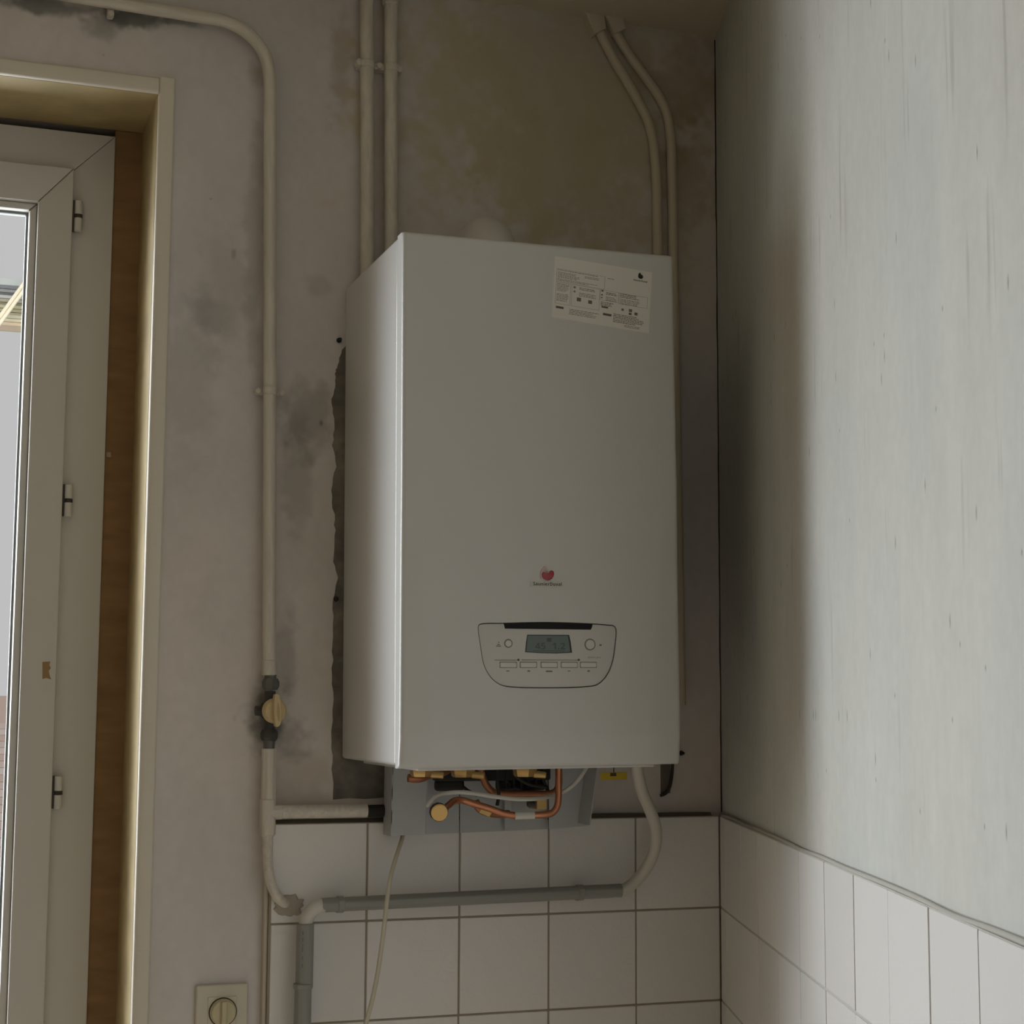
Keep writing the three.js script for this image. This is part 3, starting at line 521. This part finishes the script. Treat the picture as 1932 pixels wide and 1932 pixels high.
// ---------------------------------------------------------------- drain below the boiler
const greyPvc = phys({ color: lin('#8f8e88'), roughness: 0.45 });
const whitePvc = phys({ color: lin('#cfccc2'), roughness: 0.4 });
{
  const z = 0.03, r = 0.0108;
  const d = thing('drain_pipe', 'grey plastic drain pipe crossing the tiles under the boiler and turning down', 'pipe');
  const a = W(606, 1708, z), b = W(1171, 1680, z);
  const dir = b.clone().sub(a).normalize();
  { // open-ended horizontal pipe
    const len = a.distanceTo(b), g = toCreasedNormals(new THREE.LatheGeometry([[r, 0], [r, len], [r - 0.0016, len], [r - 0.0016, len - 0.05], [0.0001, len - 0.05]].map(([x, y]) => new THREE.Vector2(x, y)), 28), 0.6);
    g.applyQuaternion(new THREE.Quaternion().setFromUnitVectors(V(0, 1, 0), dir)).translate(a.x, a.y, a.z);
    part('horizontal_pipe', g, greyPvc, d);
  }
  for (const u of [640, 1090]) {
    const t = (u - 606) / 565, c = a.clone().lerp(b, t), cl = new THREE.Group(); cl.name = 'clip'; cl.position.copy(c); d.add(cl);
    part('band', rod(dir.clone().multiplyScalar(-0.005), dir.clone().multiplyScalar(0.005), r + 0.0016, r + 0.0016, 28, 0.0008), greyPvc, cl);
    part('foot', rbox(-0.005, 0.005, -0.0135, 0.006, -z + 0.001, -0.004, 0.002), greyPvc, cl);
  }
  const top = W(576, 1742, z);
  const el = []; const c0 = W(612, 1708, z), c2 = V(top.x, top.y - 0.004, z);
  for (const t of [0, 0.16, 0.33, 0.5, 0.66, 0.83, 1]) { const k = V(top.x + 0.003, c0.y - 0.001, z), q = c0.clone().multiplyScalar((1 - t) ** 2).add(k.multiplyScalar(2 * t * (1 - t))).add(c2.clone().multiplyScalar(t * t)); el.push(q); }
  part('elbow', tube(el, r - 0.0002, 40, 24), whitePvc, d, 'off-white elbow');
  const yb = W(572, 1860, z).y, xb = W(571, 1900, z).x;
  const txt = canvasTex(512, 64, (c, w, h) => { c.fillStyle = '#8f8e88'; c.fillRect(0, 0, w, h); c.fillStyle = '#3c3b38'; c.font = 'bold 34px monospace'; c.fillText('NF EN 1329  32  M1', 20, 44, 470); });
  part('vertical_pipe', rod(V(top.x, yb, z), V(top.x, top.y, z), 0.0132, 0.0132, 28, 0.0008), greyPvc, d);
  { const g = new THREE.CylinderGeometry(0.01335, 0.01335, 0.075, 16, 1, true, -0.62, 0.3); const p = g.attributes.position, uv = g.attributes.uv; for (let i = 0; i < p.count; i++) { const s = uv.getX(i), t = uv.getY(i); uv.setXY(i, 1 - t, s); } part('printed_line', g.translate(top.x, top.y - 0.045, z), std({ map: txt, roughness: 0.5, side: THREE.DoubleSide }), d); }
  part('coupling', rod(V(xb, yb - 0.004, z), V(xb, yb + 0.004, z), 0.0148, 0.0148, 28, 0.001), greyPvc, d);
  part('lower_pipe', rod(V(xb, Y0 - 0.9, z), V(xb, yb, z), 0.0128, 0.0128, 28, 0.0008), greyPvc, d);

  const hose = [[1201, 1440, 0.15], [1204, 1462, 0.14], [1212, 1494, 0.12], [1224, 1523, 0.1], [1236, 1556, 0.08], [1238, 1588, 0.06], [1229, 1620, 0.048], [1212, 1648, 0.038], [1188, 1672, 0.032], [1165, 1682, 0.03], [1140, 1682, 0.03]].map(([u, v, zz]) => W(u, v, zz));
  one('condensate_hose', tube(hose, 0.0094, 100, 20), phys({ color: lin('#c6c2b7'), roughness: 0.45 }), 'off-white flexible hose curving from the boiler into the grey drain pipe', 'hose');
  const cable = [[772, 1470, 0.024], [764, 1560, 0.024], [758, 1584, 0.034], [747, 1618, 0.06], [737, 1655, 0.075], [730, 1700, 0.085], [725, 1745, 0.085], [718, 1800, 0.08], [709, 1855, 0.075], [699, 1900, 0.07], [689, 1935, 0.065], [660, 2030, 0.05]].map(([u, v, zz]) => W(u, v, zz));
  one('hanging_cable', tube(cable, 0.0034, 120, 12), std({ color: lin('#c9c2ae'), roughness: 0.5 }), 'thin cream cable hanging in front of the tiles below the bracket', 'cable');
}
// ---------------------------------------------------------------- bracket and copper work under the boiler
{
  const steel = std({ color: lin('#b4b6b7'), roughness: 0.5, metalness: 0.1 });
  const zb = 0.004, zf = 0.045, br = thing('mounting_bracket', 'grey sheet-metal pipe bracket under the boiler', 'bracket', [BC[0], BY0 - 0.08, 0]);
  const o = br.position;
  const sheet = (pts, z, d = 0.0015) => new THREE.ExtrudeGeometry(shapeOf(pts.map(([u, v]) => { const p = W(u, v, z); return [p.x - o.x, p.y - o.y]; })), { depth: d, bevelEnabled: false }).translate(0, 0, z - d);
  part('tile_shade_plate', sheet([[733, 1440], [733, 1577], [866, 1571.5], [866, 1440]], zb), steel, br);  // added grey sheets stand for the shaded tiles between the wings
  part('tile_shade_plate', sheet([[868, 1440], [868, 1571.5], [1034, 1564], [1034, 1440]], zb), steel, br);
  part('wing', sheet([[741, 1430], [737, 1577.5], [803, 1573.5], [806, 1430]], zf), steel, br);
  part('wing', sheet([[1036, 1430], [1036, 1564], [1108, 1558], [1117, 1430]], zf - 0.02), steel, br);
  const flange = (uTop, uBot, v1, za, zc) => { const t = W(uTop, 1440, zc), b = W(uBot, v1, zc); const g = new THREE.BufferGeometry(), th = 0.0016; const q = []; const pt = (p, z, dx) => [p.x - o.x + dx, p.y - o.y, z]; const A = [pt(t, za, 0), pt(t, zc, 0), pt(b, zc, 0), pt(b, za, 0)], B = A.map(([x, y, z]) => [x + th, y, z]); const quad = (a, b2, c, d) => q.push(...a, ...b2, ...c, ...a, ...c, ...d); quad(...A); quad(B[3], B[2], B[1], B[0]); quad(A[1], B[1], B[2], A[2]); quad(A[3], A[2], B[2], B[3]); quad(A[0], A[3], B[3], B[0]); quad(A[0], B[0], B[1], A[1]); g.setAttribute('position', new THREE.Float32BufferAttribute(q, 3)); g.setAttribute('uv', new THREE.Float32BufferAttribute(new Float32Array(q.length / 3 * 2), 2)); g.computeVertexNormals(); return g; };
  part('flange', flange(740, 737, 1578, 0.0, zf), steel, br);
  part('flange', flange(806, 803.5, 1573, 0.006, zf), steel, br);
  part('flange', flange(1127, 1112, 1557, 0.0, 0.075), steel, br);
  part('strap', sheet([[952, 1440], [953, 1566], [965, 1565.5], [964, 1440]], 0.02, 0.006), steel, br);

  const copper = std({ color: new THREE.Color().setRGB(0.52, 0.22, 0.12), roughness: 0.3, metalness: 0.85 });
  const copperDull = std({ color: new THREE.Color().setRGB(0.36, 0.16, 0.085), roughness: 0.42, metalness: 0.8 });
  const brass = std({ color: new THREE.Color().setRGB(0.55, 0.38, 0.16), roughness: 0.35, metalness: 0.8 });
  const C = (list) => list.map(([u, v, z]) => W(u, v, z));
  // gas line: down, round the bend, left to the capped stub
  const a = thing('copper_pipe', 'bright copper pipe with a white paper band, bent under the boiler', 'pipe');
  part('pipe', tube(C([[1054.5, 1425, 0.16], [1054, 1470, 0.16], [1053.5, 1508, 0.16], [1051, 1522, 0.16], [1043, 1533, 0.16], [1030, 1537, 0.16], [1005, 1538, 0.158], [975, 1539, 0.155], [950, 1535, 0.152], [925, 1526, 0.15], [895, 1517, 0.15], [872, 1510, 0.15], [858, 1511, 0.155], [846, 1520, 0.17], [838, 1527, 0.185]]), 0.0052, 160, 18), copper, a);
  { const p = W(971, 1539, 0.155), q = W(1008, 1538, 0.158); part('paper_band', rod(p, q, 0.0057, 0.0057, 18), std({ map: canvasTex(128, 64, (c, w, h) => { c.fillStyle = '#d8d5cd'; c.fillRect(0, 0, w, h); c.fillStyle = '#34302b'; c.fillRect(0, 44, w, 14); c.fillStyle = '#a09a92'; c.fillRect(0, 14, w, 6); }), roughness: 0.7 }), a, 'white printed paper band'); }
  { const p = W(829, 1533, 0.19), n = V(-0.12, -0.08, 1).normalize(), k = thing('drain_plug', 'round brass plug closing the copper stub under the boiler', 'plug', p.toArray()); part('cap_body', rod(n.clone().multiplyScalar(-0.012), V(0, 0, 0), 0.0135, 0.0135, 12, 0.001), std({ color: lin('#2b2522'), roughness: 0.6 }), k); part('cap_face', rod(V(0, 0, 0), n.clone().multiplyScalar(0.004), 0.0125, 0.0118, 24, 0.001), std({ color: new THREE.Color().setRGB(0.95, 0.62, 0.22), roughness: 0.5 }), k); }
  const b = thing('copper_pipe', 'dull copper elbow pipe behind the white tube under the boiler', 'pipe');
  part('pipe', tube(C([[905, 1430, 0.09], [908, 1455, 0.09], [917, 1480, 0.09], [930, 1494, 0.09], [950, 1498, 0.09], [1000, 1498, 0.09], [1040, 1497, 0.09], [1052, 1488, 0.09], [1054, 1440, 0.09]]), 0.0056, 100, 16), copperDull, b);
  const c3 = thing('copper_pipe', 'short copper stub at the left brass nut under the boiler', 'pipe');
  part('pipe', tube(C([[770, 1468, 0.15], [790, 1469, 0.15], [812, 1462, 0.14], [840, 1455, 0.12], [856, 1440, 0.11]]), 0.0062, 40, 16), copperDull, c3);
  const c4 = thing('copper_pipe', 'lower dull copper pipe ending in a brass fitting on the bracket', 'pipe');
  part('pipe', tube(C([[897, 1512, 0.1], [905, 1526, 0.1], [930, 1535, 0.095], [960, 1536, 0.09]]), 0.0062, 50, 16), copperDull, c4);
  { const p = W(905, 1524, 0.1), q = W(926, 1533, 0.1); part('brass_fitting', rod(p, q, 0.0085, 0.0085, 6, 0.001), brass, c4); }
  const spots = [[796, 1455, 0.17, 'left'], [873, 1456, 0.16, 'middle'], [990, 1455, 0.16, 'right']];
  const nutLab = ['brass union nut above the short copper stub', 'brass union nut between the stub and the copper elbow', 'brass union nut beside the bright copper pipe'];
  spots.forEach(([u, v, z], i) => {
    const p = W(u, v, z), g = thing('brass_valve', nutLab[i], 'valve', p.toArray(), 'brass nuts under the boiler');
    part('nut', rod(V(0, -0.008, 0), V(0, 0.006, 0), 0.017, 0.019, 6, 0.002), brass, g);
    part('body', rod(V(0, 0.004, 0), V(0, 0.03, 0), 0.013, 0.013, 20, 0.001), brass, g);
    part('spindle', rod(V(0.012, -0.004, 0.006), V(0.03, -0.006, 0.012), 0.0055, 0.005, 14, 0.001), brass, g);
  });
  { const p = W(1018, 1516, 0.06), g = thing('brass_valve', 'square brass valve behind the white tube', 'valve', p.toArray()); part('body', rbox(-0.009, 0.009, -0.009, 0.009, -0.03, 0.012, 0.002), brass, g); part('stem', rod(V(-0.02, 0, 0), V(-0.008, 0, 0), 0.005, 0.005, 14), darkIron, g); }
  one('white_tube', tube(C([[806, 1520, 0.1], [812, 1512, 0.13], [828, 1500, 0.175], [850, 1495.5, 0.18], [875, 1495, 0.18], [905, 1498.5, 0.18], [940, 1504, 0.18], [973, 1507.5, 0.18], [1005, 1507.5, 0.18], [1035, 1503, 0.145], [1062, 1494, 0.13], [1082, 1480, 0.14], [1097, 1463, 0.15], [1106, 1448, 0.15], [1110, 1430, 0.15]]), 0.0032, 140, 12), std({ color: lin('#c5c2ba'), roughness: 0.5 }), 'thin white tube looping across the copper pipes', 'tube');
  const wires = [[[940, 1440], [938, 1470], [941, 1500], [938, 1520]], [[960, 1440], [975, 1465], [1000, 1480], [1030, 1485]], [[1010, 1440], [1020, 1462], [1028, 1480], [1034, 1492]], [[920, 1440], [950, 1470], [985, 1490], [1010, 1496]], [[855, 1440], [862, 1470], [880, 1490], [900, 1500]]];
  wires.forEach((w, i) => one('black_wire', tube(P(0.11 - i * 0.012, w), 0.0028, 40, 8), darkPlastic, ['black wire hanging straight down across the white tube', 'black wire sagging towards the bright copper pipe', 'short black wire close to the brass nut by the bright copper pipe', 'long black wire slanting along the dull copper elbow', 'black wire curling beneath the middle brass nut'][i], 'wire', 'black wires under the boiler'));
  { // added dark ribbed block, stands in for the deep shade behind the pipes
    const z0 = 0.055, z1 = 0.085, a = W(822, 1500, z1), b = W(1042, 1500, z1), g = thing('shade_block', 'added dark ribbed block standing in for shade behind the copper pipes', 'block', [(a.x + b.x) / 2, a.y, z0]), w = (b.x - a.x) / 2, h = BY0 - 0.006 - a.y, dark = std({ color: lin('#211e1b'), roughness: 0.75 });
    part('body', rbox(-w * 0.98, w * 0.98, h * 0.45, h, 0, z1 - z0, 0.004), dark, g);
    part('lower_block', rbox(w * 0.1, w * 0.95, 0.004, h * 0.5, 0, z1 - z0 - 0.012, 0.006), dark, g);
    part('side_block', rbox(-w * 0.95, -w * 0.45, h * 0.1, h * 0.5, 0, z1 - z0 - 0.016, 0.006), dark, g);
    for (let k = 0; k < 6; k++) part('rib', rbox(w * (0.18 + k * 0.13), w * (0.21 + k * 0.13), 0.008, h * 0.9, z1 - z0 - 0.014, z1 - z0 + 0.002, 0.001), dark, g);
  }
  { const p = W(1158, 1462, 0.17), g = thing('warning_tag', 'small yellow tag hanging under the boiler beside the white hose', 'tag', p.toArray()); part('tag', rbox(-0.022, 0.022, -0.0075, 0.004, -0.0006, 0.0006, 0.0005), std({ color: lin('#b39a1c'), roughness: 0.6 }), g); part('printed_block', rbox(-0.006, 0.004, -0.002, 0.003, 0.0004, 0.001, 0.0002), std({ color: lin('#3a3212'), roughness: 0.7 }), g); part('string', rod(V(0, 0.003, 0), V(0, 0.014, 0), 0.0008, 0.0008, 8), darkPlastic, g); }
  // loop of old cable by the boiler's lower right corner
  one('cable_loop', tube(P(WALL + 0.006, [[1270, 1390], [1269, 1440], [1267, 1468], [1263, 1486], [1256, 1497], [1246, 1501]]), 0.0026, 50, 10), std({ color: lin('#38332c'), roughness: 0.8 }), 'dark end of a cable hooking below the lower right corner of the boiler', 'cable');
  one('cable_strip', rbox(W(1246, 1440, WALL).x, W(1264, 1440, WALL).x, W(1250, 1497, WALL).y, W(1250, 1430, WALL).y, WALL, WALL + 0.002, 0.0009), std({ color: lin('#a39b8b'), roughness: 0.9, bumpMap: bumpAt(60, 60), bumpScale: 0.003 }), 'rough plaster-covered strip beside the dark cable hook', 'strip');
}
// ---------------------------------------------------------------- switch
{
  const z = WALL, p = W(369, 1858, z), s = 0.078, sw = thing('dimmer_switch', 'ivory rotary switch with a square plate on the wall near the tiles', 'switch', [p.x + s / 2, p.y - s / 2, z]);
  const ivory = phys({ color: lin('#cfc8b4'), roughness: 0.4 }), ivory2 = phys({ color: lin('#c4b996'), roughness: 0.42 });
  part('plate', rbox(-s / 2, s / 2, -s / 2, s / 2, 0.0005, 0.009, 0.003, 3), ivory, sw);
  part('inner_plate', rbox(-0.0215, 0.0215, -0.0215, 0.0215, 0.006, 0.0105, 0.001), ivory, sw);
  const k = new THREE.Group(); k.name = 'knob'; k.position.set(0.001, -0.001, 0.0105); sw.add(k);
  part('knob_gap', rod(V(0, 0, -0.001), V(0, 0, 0.0006), 0.0212, 0.0212, 36), std({ color: lin('#3a3326'), roughness: 0.8 }), k);
  part('knob_disc', rod(V(0, 0, 0), V(0, 0, 0.009), 0.0198, 0.0186, 36, 0.0015), ivory2, k);
  part('knob_grip', rbox(-0.004, 0.004, -0.017, 0.017, 0.008, 0.015, 0.002), ivory2, k);
}
// ---------------------------------------------------------------- outside
{
  const z = -2.6, wood = std({ color: lin('#b8b096'), roughness: 0.9 }), pale = std({ color: lin('#e4ddc6'), roughness: 0.9 });
  const c = W(20, 570, z), ca = thing('canopy', 'weathered timber canopy with a diagonal brace outside the window', 'canopy', c.toArray());
  const Hh = (v) => W(20, v, z).y - c.y;
  part('roofing', box(-3, 0.5, Hh(541), Hh(529), -0.12, 0.02), std({ color: lin('#aab0b0'), roughness: 0.9 }), ca);
  const tones = ['#6f7477', '#85888a', '#6b6f71', '#a5a7a6', '#9a9684', '#8c8972', '#a8a488', '#9c987c', '#b4b094', '#b9b7a2', '#c4bfa4', '#cbb9a0'];
  tones.forEach((t, i) => { const v0 = 541 + i * 6.1; part('board', box(-3, 0.5, Hh(v0 + 5.5), Hh(v0), -0.08, 0.012 - (i % 3) * 0.006), std({ color: lin(t), roughness: 0.9 }), ca); });
  part('board_backing', box(-3, 0.5, Hh(613), Hh(541), -0.1, -0.07), wood, ca);
  for (const dv of [0, 13]) { const b0 = W(-42, 655 + dv, z + 0.08), b1 = W(62, 511 + dv, z + 0.08); part('brace', rod(b0.sub(c), b1.sub(c), 0.0055, 0.0055, 8), pale, ca); }
}
{
  // far house below the horizon: pale wall, red tiled roof
  const z = -26, roofMats = ['#e2cdc0', '#dcc3b4', '#e8d9ce'].map((h) => std({ color: lin(h), roughness: 0.95 })), wallM = std({ color: lin('#e4e0d8'), roughness: 0.95 });
  const top = W(20, 1372, z), eave = W(20, 1700, z + 7), h = thing('far_house', 'distant house with a pale red tiled roof seen through the window', 'house', [top.x, eave.y - 6, z + 4]);
  const o = h.position, ty = top.y - o.y, ey = eave.y - o.y, dz = top.z - o.z, de = eave.z - o.z;
  part('wall', box(-9, 6, 0, ey, dz - 2, de - 0.4), wallM, h);
  const n = 22, len = Math.hypot(ty - ey, de - dz), ang = Math.atan2(ty - ey, de - dz);
  for (let i = 0; i < n; i++) { const t = (i + 0.5) / n, g = new THREE.BoxGeometry(15.6, 0.14, len / n * 0.9).rotateX(ang).translate(-1.5, ey + (ty - ey) * t, de + (dz - de) * t); part('tile_course', g, roofMats[i % 3], h); }
  part('roof_deck', new THREE.BoxGeometry(15.4, 0.1, len).rotateX(ang).translate(-1.5, (ty + ey) / 2 - 0.1, (dz + de) / 2), std({ color: lin('#d3b9aa'), roughness: 0.95 }), h);
  part('gutter', new THREE.BoxGeometry(15.8, 0.5, 0.4).translate(-1.5, ey - 0.25, de + 0.1), std({ color: lin('#efefec'), roughness: 0.8 }), h);
  const f = W(10, 1345, -60), k = thing('far_house', 'hazy distant house behind the red tiled roof', 'house', [f.x, f.y - 9, -60]);
  part('wall', box(-9, 5, 0, 7.6, -4, 4), wallM, k);
  part('roof', new THREE.ExtrudeGeometry(shapeOf([[-4.6, 7.4], [4.6, 7.4], [0, 9.6]]), { depth: 14.6, bevelEnabled: false }).rotateY(Math.PI / 2).translate(-9.3, 0, 0), roofMats[1], k);
}
renderer.render(scene, camera);
